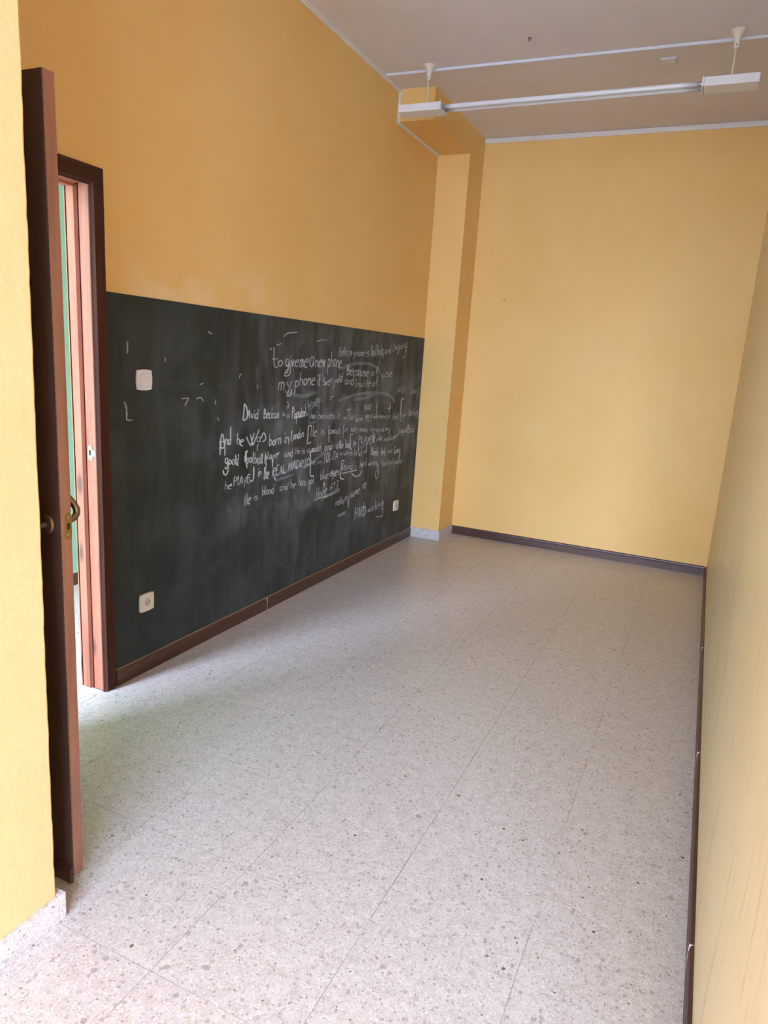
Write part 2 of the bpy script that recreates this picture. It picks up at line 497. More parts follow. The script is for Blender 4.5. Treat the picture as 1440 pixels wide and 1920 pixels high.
def wall_with_opening(bm, x0, x1, op, yf):
    a, b, c, d = op
    y0, y1 = yf - 0.14, yf
    box(bm, x0, a, y0, y1, 0, H); box(bm, b, x1, y0, y1, 0, H)
    box(bm, a, b, y0, y1, d, H)
    if c > 0: box(bm, a, b, y0, y1, 0, c)
bm = bmesh.new()
wall_with_opening(bm, NX, WX + 0.12, OPEN_ROOM, YF)
box(bm, WX, WX + 0.12, YF, WY + 0.12, 0, H)
box(bm, W + 0.12, WX, WY, WY + 0.12, 0, H)
struct(link('wall_front', bm, m_yellow), 'yellow walls with the terrace window behind the camera', 'wall')
bm = bmesh.new()
wall_with_opening(bm, HX - 0.12, -0.12, OPEN_HALL, YFH)
struct(link('wall_corridor_front', bm, m_green), 'green end wall of the corridor with its open doorway', 'wall')
struct(link('wall_corridor', nb(HX - 0.12, HX, YFH, YB + 0.12, 0, H), m_green), 'pale green corridor wall seen through the door gap', 'wall')
struct(link('wall_corridor_end', nb(HX, -0.12, YB, YB + 0.12, 0, H), m_green), 'green far end of the corridor', 'wall')
bm = bmesh.new()
box(bm, -14, 16, -16, YF - 0.16, -0.2, -0.04)
box(bm, -14, -0.13, YF - 0.16, YFH - 0.16, -0.2, -0.04)
struct(link('floor_outside', bm, m_ground), 'grey paving outside behind the camera', 'ground')

def dimming_glass():
    t = NT('dimming_window_glass')
    t.set((0.9, 0.92, 0.95, 1), 0.05, 0, 0.5)
    tr = t.n.new('ShaderNodeBsdfTransparent'); tr.inputs[0].default_value = (0.57, 0.575, 0.58, 1)  # unseen dark panes, added to cut the daylight entering the room
    t.l.new(tr.outputs[0], t.out.inputs['Surface'])
    return t.m
m_glass = dimming_glass()
w1 = thing('window_1', (OPEN_ROOM[0], YF - 0.07, 0), 'tall unseen terrace window behind the camera, dark panes added to dim the room light', 'window')
w1['kind'] = 'structure'
for k in range(2):
    a = OPEN_ROOM[0] + k * (OPEN_ROOM[1] - OPEN_ROOM[0]) / 2; b = a + (OPEN_ROOM[1] - OPEN_ROOM[0]) / 2
    link('pane', nb(a + 0.03, b - 0.03, YF - 0.073, YF - 0.070, 0.03, OPEN_ROOM[3] - 0.03), m_glass, w1)
    for c, d in ((a, a + 0.03), (b - 0.03, b)): link('frame_bar', nb(c, d, YF - 0.09, YF - 0.05, 0, OPEN_ROOM[3], bev=0.003), m_white, w1)
    for c, d in ((0, 0.03), (OPEN_ROOM[3] - 0.03, OPEN_ROOM[3])): link('frame_bar', nb(a + 0.03, b - 0.03, YF - 0.09, YF - 0.05, c, d, bev=0.003), m_white, w1)

# ------------------------------------------------------------------ skirting
HB, TB = 0.073, 0.012
def skirt_profile(sign=1.0, base=0.0, hb=HB, tb=TB):
    p = [(0, 0), (tb, 0), (tb, hb * 0.72), (tb * 0.86, hb * 0.76), (tb * 0.95, hb * 0.80), (tb * 0.8, hb * 0.93), (tb * 0.4, hb), (0, hb)]
    return [(base + sign * q[0], q[1]) for q in p]
bl = thing('baseboard_left', (0, 2.152, 0), 'dark brown wooden skirting board under the blackboard', 'baseboard')
bl['kind'] = 'structure'
for a, b in ((2.1335, 3.294), (3.297, YP - 0.001)):
    link('board', prism(bmesh.new(), skirt_profile(), a, b, 'y'), m_board_y, bl)
bk = thing('baseboard_back', (PX, YB, 0), 'dark brown wooden skirting board along the end wall', 'baseboard')
bk['kind'] = 'structure'
link('board', prism(bmesh.new(), skirt_profile(-1, YB), PX + 0.012, W - 0.0125, 'x'), m_board_x, bk)
br = thing('baseboard_right', (W, 1, 0), 'dark brown wooden skirting board along the right wall', 'baseboard')
br['kind'] = 'structure'
for a, b in ((WY + 0.001, 1.745), (1.748, 2.787), (2.790, 3.989), (3.992, YB)):
    link('board', prism(bmesh.new(), skirt_profile(-1, W), a, b, 'y'), m_board_y, br)
    link('joint_filler', nb(W - 0.0125, W, b + 0.0002, b + 0.0028, 0, HB), m_pale, br) if b < YB else None
link('joint_filler', nb(0.0, 0.0125, 3.2942, 3.2968, 0, HB), m_pale, bl)
link('caulk_line', nb(0.0, 0.008, 2.136, YP - 0.002, HB, HB + 0.004), m_gap, bl)

pb = thing('baseboard_pillar', (0, YP, 0), 'speckled terrazzo skirting round the foot of the pillar', 'baseboard')
pb['kind'] = 'structure'
link('skirting_tile', nb(0.0, PX + 0.011, YP - 0.011, YP, 0, 0.083, bev=0.001, seg=1), m_terr_skirt, pb)
link('skirting_tile', nb(PX, PX + 0.011, YP + 0.0005, YB, 0, 0.083, bev=0.001, seg=1), m_terr_skirt, pb)
nbd = thing('baseboard_near', (NX, NY, 0), 'speckled terrazzo skirting on the near left wall end', 'baseboard')
nbd['kind'] = 'structure'
link('skirting_tile', nb(NX, NX + 0.012, YF, NY - 0.0005, 0, 0.072, bev=0.0012, seg=2), m_terr_skirt, nbd)
link('skirting_tile', nb(0.02, NX + 0.012, NY + 0.0005, NY + 0.02, 0, 0.074, bev=0.0012, seg=2), m_terr_skirt, nbd)
hbd = struct(link('baseboard_corridor', prism(bmesh.new(), skirt_profile(1, HX), YFH, YB, 'y'), m_board_y),
             'dark brown skirting board at the foot of the green corridor wall', 'baseboard')

# ------------------------------------------------------------------ ceiling mouldings
def cove(sx, x, sz, z, w=0.020, h=0.019):
    p = [(0, 0), (w, 0), (w, 0.004), (w * 0.7, 0.006), (w * 0.42, h * 0.55), (w * 0.3, h * 0.8), (w * 0.22, h), (0, h)]
    return [(x + sx * a, z + sz * b) for a, b in p]
t1 = thing('trim_1', (0, 4.0, H), 'slim white moulding along the ceiling and beam of the left wall', 'moulding')
t1['kind'] = 'structure'
link('moulding_strip', prism(bmesh.new(), cove(1, 0, -1, H), NY, YBEAM, 'y'), m_white, t1)
link('moulding_strip', nb(0, 0.018, YBEAM - 0.010, YBEAM, ZBEAM - 0.012, H - 0.019, bev=0.002), m_white, t1)
link('moulding_strip', prism(bmesh.new(), cove(1, 0, -1, ZBEAM, 0.016, 0.014), YBEAM - 0.010, YP, 'y'), m_white, t1)
t2 = struct(link('trim_2', prism(bmesh.new(), [(YB, H - 0.036), (YB - 0.006, H - 0.036), (YB - 0.008, H - 0.028), (YB - 0.011, H - 0.018),
                                         (YB - 0.011, H - 0.003), (YB, H - 0.001)], PX, W, 'x'), m_white),
            'white moulding strip along the top of the end wall', 'moulding')

# ------------------------------------------------------------------ door frame (jambs, stops, casings)
df = thing('trim_3', (0, DOOR1, 0), 'red pine door frame with dark brown moulded casing beside the blackboard', 'door frame')
df['kind'] = 'structure'
# far jamb, in section: rebate towards the room, stop towards the corridor
def jamb_section(y, s):
    return [(-0.112, y + s * 0.028), (-0.112, y - s * 0.008), (-0.109, y - s * 0.010), (-0.072, y - s * 0.010), (-0.068, y - s * 0.004),
            (-0.062, y), (-0.004, y), (-0.001, y + s * 0.002), (-0.001, y + s * 0.028)]
link('jamb', prism(bmesh.new(), jamb_section(DOOR1, 1), 0.002, DOORZ + 0.028, 'z'), m_jamb, df)
link('jamb', prism(bmesh.new(), jamb_section(DOOR0, -1), 0.002, DOORZ + 0.028, 'z'), m_jamb, df)
link('head_jamb', prism(bmesh.new(), [(x, DOORZ + (yy - DOOR1)) for x, yy in jamb_section(DOOR1, 1)],
                        DOOR0 + 0.0125, DOOR1 - 0.0125, 'y'), m_jamb_h, df)
link('step_strip', nb(-0.0672, -0.0575, DOOR1 - 0.0045, DOOR1 - 0.0002, 0.004, DOORZ), m_step_strip, df)  # dark brown strip along the jamb step
CAS = [(0.000, 0.0), (0.000, 0.005), (0.004, 0.008), (0.012, 0.017), (0.016, 0.018), (0.019, 0.015), (0.052, 0.016), (0.060, 0.013),
       (0.066, 0.010), (0.069, 0.007), (0.070, 0.0)]
def casing(kind, sx, x):
    """mitred architrave; offsets run away from the opening"""
    i = -0.007
    if kind == 'head':
        pts = [(x + sx * t, DOORZ + i + o) for o, t in CAS]
        return prism(bmesh.new(), pts, lambda p: DOOR0 - i - (p[1] - DOORZ - i), lambda p: DOOR1 + i + (p[1] - DOORZ - i) - 0.0006, 'y')
    y, s = (DOOR1 + i, 1) if kind == 'far' else (DOOR0 - i, -1)
    pts = [(x + sx * t, y + s * o) for o, t in CAS]
    return prism(bmesh.new(), pts, 0.001, lambda p: DOORZ + i + abs(p[1] - y), 'z')
link('casing', casing('far', 1, 0.0), m_casing, df)
link('casing', casing('near', 1, 0.0), m_casing, df)
link('casing', casing('head', 1, 0.0), m_casing_h, df)
link('casing', casing('far', -1, -0.12), m_jamb, df)
link('casing', casing('head', -1, -0.12), m_jamb_h, df)
# strike plate on the far jamb
sp = link('strike_plate', prism(bmesh.new(), stadium(-0.036, 1.040, 0.024, 0.062), DOOR1 - 0.0022, DOOR1 + 0.001, 'y'), m_brassdull, df)
link('latch_hole', nb(-0.0425, -0.0315, DOOR1 - 0.0026, DOOR1, 1.030, 1.052), m_hole, sp)
link('plate_lip', nb(-0.026, -0.006, DOOR1 - 0.0032, DOOR1 + 0.001, 1.027, 1.053, bev=0.0012), m_brassdull, sp)
for z in (1.0635, 1.0165):
    link('screw', lathe(bmesh.new(), [(0.0035, -0.001), (0.0028, 0.0)], (-0.036, DOOR1 - 0.0022, z), 'y', 12), m_bronze, sp)

for o in list(df.children_recursive):          # the old frame is a little out of plumb
    for v in o.data.vertices: v.co.y -= 0.010 * v.co.z

# ------------------------------------------------------------------ door leaf, open at right angles to the wall
LX0, LX1, LY0, LY1, LZ0, LZ1 = 0.022, 0.787, 1.2065, 1.2380, 0.026, 2.058
dl = thing('door_1', (LX0, LY1, 0), 'dark brown door leaf standing open behind the near wall end', 'door')
dl['kind'] = 'structure'
def warped(bm):
    es = [e for e in bm.edges if abs(e.verts[0].co.z - e.verts[1].co.z) > 1.0]
    bmesh.ops.subdivide_edges(bm, edges=es, cuts=12, use_grid_fill=True)
    for v in bm.verts: v.co.x -= 0.0135 * (max(v.co.z, 0) / 2.05) ** 2
    return bm
link('leaf_panel', warped(nb(LX0, LX1 - 0.004, LY0, LY1, LZ0, LZ1, bev=0.0015)), m_leaf, dl)
e = link('leaf_edge', warped(nb(LX1 - 0.004, LX1, LY0 + 0.0006, LY1 - 0.0006, LZ0 + 0.0004, LZ1 - 0.0004, bev=0.0012)), m_leaf_edge, dl)
e['label'] = 'lighter red-brown lock edge of the door leaf'
w = link('bottom_weather_strip', prism(bmesh.new(), [(LY0, 0.055), (LY0 - 0.006, 0.052), (LY0 - 0.011, 0.040), (LY0 - 0.012, 0.010), (LY0 - 0.008, 0.006), (LY0, 0.006)],
                                   LX0, LX1 - 0.004, 'x'), m_leaf, dl)
lp = link('lock_plate', prism(bmesh.new(), stadium(1.2265, 1.0265, 0.021, 0.070), LX1 - 0.002, LX1 + 0.0012, 'x'), m_brass, dl)
link('latch_hole', prism(bmesh.new(), [(1.2230, 1.0175), (1.2290, 1.0175), (1.2305, 1.020), (1.2305, 1.032), (1.2290, 1.0345), (1.2230, 1.0345)],
                         LX1, LX1 + 0.0016, 'x'), m_hole, lp)
for z in (1.0495, 1.0035):
    link('screw', lathe(bmesh.new(), [(0.0042, 0.0), (0.0036, 0.0012), (0.0015, 0.0014)], (LX1 + 0.0012, 1.2265, z), 'x', 14), m_brassdull, lp)
for o in [lp] + list(lp.children):
    for v in o.data.vertices: v.co.x -= 0.0034
# near side handle: rose, neck and lever (mostly behind the wall end)
KX, KZ = 0.738, 1.030
h1 = link('door_handle', lathe(bmesh.new(), [(0.0255, 0.0), (0.0262, -0.003), (0.0262, -0.0085), (0.0235, -0.0115), (0.014, -0.0105), (0.012, -0.011)],
                               (KX, LY0, KZ), 'y', 40), m_bronze, dl, True)
link('handle_lever', tubepath(bmesh.new(), catmull([(KX, LY0 - 0.009, KZ), (KX, LY0 - 0.030, KZ), (KX, LY0 - 0.042, KZ), (KX - 0.006, LY0 - 0.052, KZ), (KX - 0.022, LY0 - 0.055, KZ),
                                            (KX - 0.10, LY0 - 0.055, KZ + 0.002), (KX - 0.112, LY0 - 0.050, KZ + 0.002)]), 0.0088), m_bronze, h1, True)
# far side handle: bowed lever seen past the lock edge
h2 = link('door_handle', lathe(bmesh.new(), [(0.0255, 0.0), (0.0262, 0.003), (0.0262, 0.0085), (0.0235, 0.0115), (0.014, 0.0105), (0.012, 0.011)],
                               (KX, LY1, KZ), 'y', 40), m_bronze, dl, True)
LV = [(KX, LY1 + 0.009, KZ - 0.004), (KX + 0.002, LY1 + 0.026, KZ - 0.003), (KX + 0.003, LY1 + 0.044, KZ + 0.002), (KX + 0.001, LY1 + 0.055, KZ + 0.013),
      (KX - 0.004, LY1 + 0.056, KZ + 0.028), (KX - 0.022, LY1 + 0.049, KZ + 0.052), (KX - 0.046, LY1 + 0.039, KZ + 0.078), (KX - 0.062, LY1 + 0.032, KZ + 0.092)]
link('handle_lever', tubepath(bmesh.new(), catmull(LV, 6), 0.0092), m_bronze, h2, True)

# ------------------------------------------------------------------ blackboard and its writing
BB = thing('blackboard', (0, 3.8, HB), 'dark green-black chalkboard panel covered in chalk handwriting on the left wall', 'blackboard')
link('board_surface', prism(bmesh.new(), [(2.1345, HB + 0.004), (YP - 0.0005, HB + 0.004), (YP - 0.0005, ZT), (2.1185, ZT)], 0.0002, 0.003, 'x'), m_bboard, BB)

FONT = {}
for row in """a 46 16 05 04 13 33 45|46 44 53;b 09 03|05 26 45 44 23 03;c 46 26 05 04 13 43;d 46 16 05 04 13 33 45|49 43;e 05 45 46 26 05 04 13 43
f 48 39 28 23|06 46;g 46 16 05 04 23 44|46 41 20 01;h 09 03|05 26 45 43;i 06 03|08 07;j 16 11 00|18 17;k 09 03|46 04 43;l 09 04 13;m 06 03|05 16 25 23|25 36 45 43
n 06 03|05 26 45 43;o 26 05 04 23 44 45 26;p 06 00|05 26 45 44 23 04;r 06 03|05 16 36;s 46 16 05 25 44 33 03;t 19 14 23 33|06 36;u 06 04 13 33 45|46 43;v 06 23 46
w 06 13 26 33 46;x 06 43|46 03;y 06 24|46 10;z 06 46 03 43;A 03 29 43|05 45;B 03 09 38 27 06|06 46 44 03;D 03 09 47 45 03;E 49 09 03 43|06 36;H 03 09|43 49|06 46
I 19 13|09 29|03 23;K 09 03|49 06 43;L 09 03 43;M 03 09 25 49 43;N 03 09 43 49;O 29 07 05 23 45 47 29;P 03 09 48 47 06;R 03 09 48 47 06 43;S 49 19 07 36 44 23 03
T 29 23|09 49;Z 09 49 03 43;Y 09 26 49|26 23;, 03 01;' 09 07;- 05 25;1 07 19 13;3 09 49 26 45 23 03;6 39 05 13 34 35 05;2 08 29 47 03 43""".replace('\n', ';').split(';'):
    ch, rest = row[0], row[2:]
    FONT[ch] = [[(int(p[0]), int(p[1]) - 3) for p in st.split()] for st in rest.split('|')]

rng = random.Random(11)
def ribbon(bm, pts, w, x):
    """flat chalk stroke lying on the board, pts are (y, z)"""
    pts = catmull([tuple(p) for p in pts], 4)
    L = []; n = len(pts)
    for i, p in enumerate(pts):
        a, b = pts[max(i - 1, 0)], pts[min(i + 1, n - 1)]
        dy, dz = b[0] - a[0], b[1] - a[1]; q = math.hypot(dy, dz) or 1e-6
        ww = w * (0.85 + 0.3 * rng.random()) * (0.7 if i in (0, n - 1) else 1.0) / 2
        ny, nz = -dz / q * ww * 1.45, dy / q * ww
        L.append((bm.verts.new((x, p[0] + ny, p[1] + nz)), bm.verts.new((x, p[0] - ny, p[1] - nz))))
    for (a, b), (c, d) in zip(L, L[1:]): bm.faces.new((a, b, d, c))

WORDS = """#1
Hello,|4.039|1.482|4.165|1.496|0.062
my|4.180|1.490|4.266|1.493|0.055
name|4.276|1.494|4.406|1.499|0.056
is|4.427|1.498|4.473|1.502|0.058
Battista,|4.511|1.500|4.719|1.516|0.077
and|4.736|1.522|4.840|1.535|0.056
I'm|4.869|1.541|4.940|1.557|0.062
going|4.959|1.559|5.134|1.588|0.054
~5.127,1.590 5.131,1.535 5.089,1.508 5.055,1.517
#2
o|3.343|1.409|3.381|1.410|0.072
~3.297,1.509 3.298,1.462 3.302,1.419 3.313,1.405 3.339,1.403
~3.279,1.446 3.333,1.449
give|3.418|1.411|3.548|1.412|0.073
~3.461,1.426 3.471,1.385 3.459,1.364 3.433,1.357 3.411,1.359 3.423,1.384 3.446,1.395
me|3.568|1.409|3.655|1.412|0.088
a|3.681|1.411|3.733|1.412|0.099
new|3.746|1.412|3.864|1.416|0.083
phone|3.901|1.415|4.080|1.416|0.090
Because|4.161|1.367|4.482|1.365|0.065
of|4.530|1.363|4.633|1.373|0.051
use|4.727|1.352|4.880|1.365|0.062
#2
my|3.350|1.278|3.484|1.284|0.089
~3.484,1.284 3.490,1.263 3.471,1.245 3.440,1.247
phone|3.528|1.297|3.747|1.308|0.080
it's|3.783|1.303|3.874|1.307|0.076
very|3.875|1.301|4.008|1.312|0.059
old|4.029|1.318|4.101|1.322|0.059
and|4.140|1.307|4.260|1.306|0.056
Inutile|4.287|1.288|4.524|1.293|0.049
of|4.563|1.284|4.644|1.300|0.061
#1
with|5.026|1.244|5.173|1.232|0.046
I|5.257|1.220|5.285|1.219|0.053
don't|5.304|1.227|5.455|1.230|0.053
~5.455,1.227 5.416,1.206 5.413,1.184
#3
~3.036,1.213 3.033,1.167 3.029,1.127
~3.036,1.213 3.055,1.194 3.065,1.166 3.063,1.141 3.050,1.129 3.029,1.127
Avid|3.066|1.137|3.160|1.126|0.050
Beckam|3.218|1.126|3.362|1.124|0.055
is|3.401|1.132|3.426|1.131|0.030
a|3.448|1.122|3.476|1.122|0.032
Popular|3.506|1.113|3.659|1.119|0.065
#2
has|3.720|1.104|3.770|1.100|0.038
besides|3.815|1.098|4.016|1.090|0.045
it|4.059|1.086|4.101|1.087|0.037
so|4.143|1.075|4.187|1.075|0.033
~4.215,1.155 4.222,1.106 4.226,1.064
~4.187,1.135 4.221,1.137 4.251,1.140
hat|4.240|1.069|4.298|1.069|0.039
Second|4.320|1.051|4.435|1.057|0.039
many|4.478|1.070|4.576|1.065|0.044
May|4.470|1.039|4.575|1.043|0.029
MAR|4.447|1.121|4.559|1.125|0.044
footballer|4.577|1.063|4.750|1.058|0.033
soccer|4.742|1.056|4.909|1.048|0.039
for|4.947|1.031|5.075|1.040|0.056
he|5.123|1.040|5.181|1.040|0.036
in|5.193|1.055|5.237|1.055|0.031
British|5.274|1.049|5.455|1.050|0.051
~4.892,1.176 4.887,1.129 4.880,1.085
~4.848,1.119 4.879,1.123 4.913,1.128
~4.653,1.182 4.658,1.119 4.662,1.063
~4.634,1.144 4.667,1.141
Scholar|3.669|1.165|3.834|1.208|0.037
~3.649,1.192 3.658,1.146 3.675,1.120
#3
~2.841,0.961 2.844,1.027 2.849,1.050 2.858,1.066 2.870,1.040 2.879,0.994 2.882,0.954
~2.837,1.027 2.888,1.027
~2.842,1.027 2.847,1.002 2.862,0.994 2.876,1.003 2.878,1.024
n|2.883|1.010|2.902|1.007|0.060
o|2.906|1.009|2.923|1.008|0.055
~2.925,1.099 2.926,1.051 2.925,1.007
he|2.980|1.004|3.032|0.992|0.065
~3.061,1.038 3.081,1.011 3.101,0.986
~3.101,0.986 3.118,1.021 3.133,1.053
~3.098,1.048 3.110,1.015 3.122,0.987
~3.122,0.987 3.151,1.028 3.179,1.071
a|3.160|1.003|3.195|1.001|0.048
~3.195,1.019 3.222,1.048 3.244,1.015 3.213,0.999
born|3.278|0.973|3.395|0.972|0.067
in|3.435|0.978|3.477|0.970|0.079
London|3.506|0.987|3.643|0.995|0.057
#2
He|3.729|0.990|3.792|0.989|0.067
is|3.850|0.996|3.893|0.995|0.049
famous|3.940|0.994|4.105|0.986|0.050
~3.952,1.038 3.957,0.991 3.964,0.937
for|4.141|0.991|4.219|0.991|0.045
~4.149,1.030 4.152,0.992 4.157,0.950
many|4.262|0.986|4.359|0.985|0.043
reasons,|4.380|0.983|4.530|0.969|0.042
he|4.566|0.970|4.635|0.969|0.033
was|4.652|0.964|4.731|0.961|0.034
a|4.770|0.956|4.809|0.953|0.036
very|4.830|0.956|4.910|0.955|0.040
~4.910,0.955 4.910,0.930 4.907,0.919
England|5.102|0.916|5.253|0.918|0.046
Blu|5.275|0.908|5.408|0.912|0.071
#3
good|2.883|0.912|2.992|0.896|0.057
~2.907,0.915 2.909,0.876 2.893,0.854 2.874,0.863 2.868,0.881
~2.971,0.951 2.976,0.915 2.996,0.888
football|3.044|0.901|3.216|0.880|0.060
~3.078,0.965 3.062,0.946 3.065,0.906 3.075,0.867
player|3.237|0.894|3.389|0.900|0.048
~3.309,0.910 3.316,0.876 3.315,0.844
~3.242,0.938 3.248,0.895 3.255,0.859
and|3.440|0.897|3.525|0.887|0.048
He|3.558|0.899|3.604|0.898|0.040
is|3.634|0.897|3.664|0.894|0.034
a|3.694|0.898|3.734|0.895|0.035
model,|3.750|0.894|3.872|0.892|0.049
and|3.910|0.888|4.002|0.886|0.051
after|4.072|0.889|4.168|0.885|0.052
that|4.191|0.879|4.263|0.877|0.050
He|4.305|0.881|4.352|0.884|0.040
PLAYER|4.390|0.900|4.648|0.879|0.048
~4.390,0.900 4.391,0.870 4.396,0.838
~4.534,0.889 4.525,0.865 4.525,0.837
~4.631,0.963 4.627,0.935 4.652,0.880
in|4.679|0.887|4.716|0.892|0.032
the|4.725|0.891|4.776|0.892|0.040
medium|4.817|0.873|5.022|0.883|0.044
~5.034,0.895 5.088,0.914
#3
he|2.886|0.778|2.939|0.775|0.045
PlAyE|2.961|0.784|3.102|0.791|0.045
~3.060,0.818 3.101,0.817
~3.136,0.870 3.138,0.833 3.134,0.803 3.119,0.791 3.101,0.801
in|3.181|0.808|3.205|0.811|0.050
the|3.235|0.787|3.282|0.791|0.067
REAL|3.323|0.794|3.458|0.803|0.049
~3.335,0.793 3.354,0.767
MADRID|3.486|0.809|3.728|0.808|0.051
he|3.753|0.813|3.798|0.813|0.036
in|3.834|0.808|3.874|0.808|0.034
TOI|3.904|0.803|3.989|0.809|0.064
ZA|4.015|0.823|4.094|0.819|0.042
and|4.125|0.837|4.211|0.829|0.035
his|4.227|0.827|4.305|0.820|0.040
first|4.321|0.814|4.456|0.802|0.040
is|4.483|0.817|4.533|0.816|0.034
Book|4.609|0.794|4.739|0.779|0.062
he's|4.787|0.774|4.857|0.771|0.062
not|4.905|0.778|4.989|0.777|0.037
funny|5.020|0.763|5.149|0.764|0.055
~5.142,0.770 5.150,0.745 5.142,0.719
#2
He|3.060|0.662|3.110|0.668|0.062
is|3.144|0.683|3.179|0.680|0.042
blond|3.222|0.697|3.336|0.695|0.053
and|3.402|0.698|3.485|0.694|0.044
he|3.518|0.697|3.568|0.693|0.054
has|3.610|0.701|3.688|0.693|0.055
got|3.724|0.693|3.793|0.688|0.052
~3.746,0.699 3.746,0.662 3.728,0.650
blue|3.873|0.703|3.978|0.703|0.058
eyes|3.999|0.710|4.125|0.703|0.056
~4.011,0.731 4.037,0.745 4.027,0.708 4.067,0.738 4.063,0.700 4.095,0.738
David|4.166|0.730|4.317|0.720|0.054
is|4.348|0.723|4.380|0.722|0.035
hard|4.435|0.722|4.540|0.723|0.052
working,|4.575|0.717|4.739|0.710|0.044
~4.738,0.717 4.752,0.670 4.752,0.620 4.734,0.602 4.711,0.616 4.703,0.649 4.738,0.676
fast|4.800|0.686|4.920|0.687|0.051
and|4.930|0.691|5.010|0.685|0.038
polite|5.046|0.678|5.189|0.674|0.048
#2
Hope|3.832|0.577|3.961|0.598|0.069
~3.925,0.687 3.925,0.662 3.926,0.638
~3.914,0.661 3.926,0.673 3.938,0.657
613|4.008|0.613|4.116|0.615|0.046
~3.894,0.583 4.011,0.590 4.142,0.610
~3.922,0.575 4.040,0.582 4.148,0.595
~3.795,0.579 3.874,0.581 3.984,0.578
#2
hello,|4.095|0.496|4.219|0.497|0.051
my|4.229|0.504|4.294|0.511|0.052
~4.289,0.521 4.288,0.484 4.286,0.451
name|4.306|0.515|4.449|0.534|0.061
~4.531,0.552 4.507,0.572 4.509,0.588 4.531,0.579
~4.531,0.579 4.542,0.595 4.555,0.581 4.531,0.552
#2
HARD|4.401|0.358|4.572|0.339|0.080
~4.396,0.440 4.397,0.387 4.399,0.334
~4.532,0.453 4.539,0.398 4.552,0.342
~4.563,0.372 4.597,0.372
working|4.614|0.362|4.881|0.368|0.056
~4.737,0.439 4.746,0.354
~4.868,0.418 4.886,0.349 4.886,0.302 4.861,0.285 4.762,0.300
name|4.133|0.405|4.249|0.410|0.038
#3
~3.820,1.179 3.757,1.179 3.701,1.179 3.701,1.128 3.704,1.072
~3.705,1.075 3.747,1.076 3.791,1.079
~3.820,1.179 3.822,1.155
~3.675,1.120 3.709,1.153 3.775,1.186 3.866,1.213
~3.733,1.057 3.699,1.057 3.696,1.002 3.695,0.952 3.738,0.958
~5.155,1.183 5.102,1.187 5.105,1.114 5.107,1.023 5.136,1.022
~3.775,0.893 3.736,0.894 3.740,0.822 3.745,0.747 3.779,0.740 3.793,0.737
~4.295,0.964 4.264,0.965 4.268,0.913 4.272,0.866 4.295,0.866
~4.193,0.792 4.152,0.794 4.151,0.736 4.149,0.681 4.200,0.665
~4.172,0.708 4.279,0.708 4.398,0.707
~4.308,0.696 4.346,0.673 4.396,0.661 4.444,0.668 4.470,0.695
#1
~2.556,1.248 2.601,1.250 2.587,1.229 2.577,1.214
~2.227,1.487 2.227,1.464 2.226,1.441
~2.205,1.243 2.214,1.226 2.218,1.195 2.219,1.169 2.250,1.167
~2.448,1.431 2.448,1.410
~2.736,1.560 2.751,1.553 2.769,1.549
~2.681,1.312 2.698,1.315 2.707,1.319
~2.797,1.235 2.801,1.215
~2.818,1.154 2.822,1.140 2.831,1.140
~2.658,1.246 2.687,1.251 2.711,1.233
~2.989,1.342 2.994,1.357 3.007,1.364
~3.149,1.311 3.152,1.288
~3.251,1.504 3.269,1.495 3.275,1.509
~3.321,1.524 3.347,1.527 3.372,1.533
~3.390,1.570 3.427,1.591 3.535,1.603
~3.748,1.561 3.801,1.573 3.873,1.579
~2.798,1.234 2.801,1.217
~2.816,1.152 2.823,1.137 2.830,1.138
~3.451,1.214 3.462,1.190 3.454,1.169
~3.441,1.183 3.469,1.185
~3.165,0.950 3.164,0.976 3.174,0.991
~3.955,1.210 3.963,1.228 4.006,1.232"""
groups, cur = [], None
for ln in WORDS.split('\n'):
    if ln.startswith('#'): cur = [int(ln[1:]), []]; groups.append(cur)
    else: cur[1].append(ln)
k = 0
for gi, (wt, rows) in enumerate(groups):
    wid = {1: 0.0056, 2: 0.0064, 3: 0.0072}[wt]
    for r in rows:
        bm = bmesh.new(); k += 1; xw = 0.0036 + 0.00002 * (k % 60)
        if r[0] == '~':
            ribbon(bm, [tuple(map(float, p.split(','))) for p in r[1:].split()], wid, xw)
            link('chalk_stroke', bm, m_chalk[5 if gi == len(groups) - 2 and rows.index(r) < 4 else wt], BB); continue
        txt, y0, z0, y1, z1, hh = r.split('|')
        y0, z0, y1, z1, hh = map(float, (y0, z0, y1, z1, hh))
        wd = [max(p[0] for s in FONT[c] for p in s) for c in txt]
        tot = max(sum(wd) + 1.9 * (len(txt) - 1), 1.0)
        sx = (y1 - y0) / tot; pos = 0.0
        for c, cw in zip(txt, wd):
            jz = (rng.random() - 0.5) * 0.10 * hh; js = 0.9 + 0.2 * rng.random(); sl = 0.04 + 0.05 * rng.random()
            for s in FONT[c]:
                pts = []
                for px, pz in s:
                    px2 = px + pz * sl * 2 + (rng.random() - 0.5) * 0.16; pz2 = pz * js + (rng.random() - 0.5) * 0.16
                    pts.append((y0 + sx * (pos + px2), z0 + (z1 - z0) * (pos + px2) / tot + pz2 / 6 * hh + jz))
                ribbon(bm, pts, min(wid, hh * 0.10), xw)
            pos += cw + 1.9
        link('chalk_word', bm, m_chalk[wt], BB)
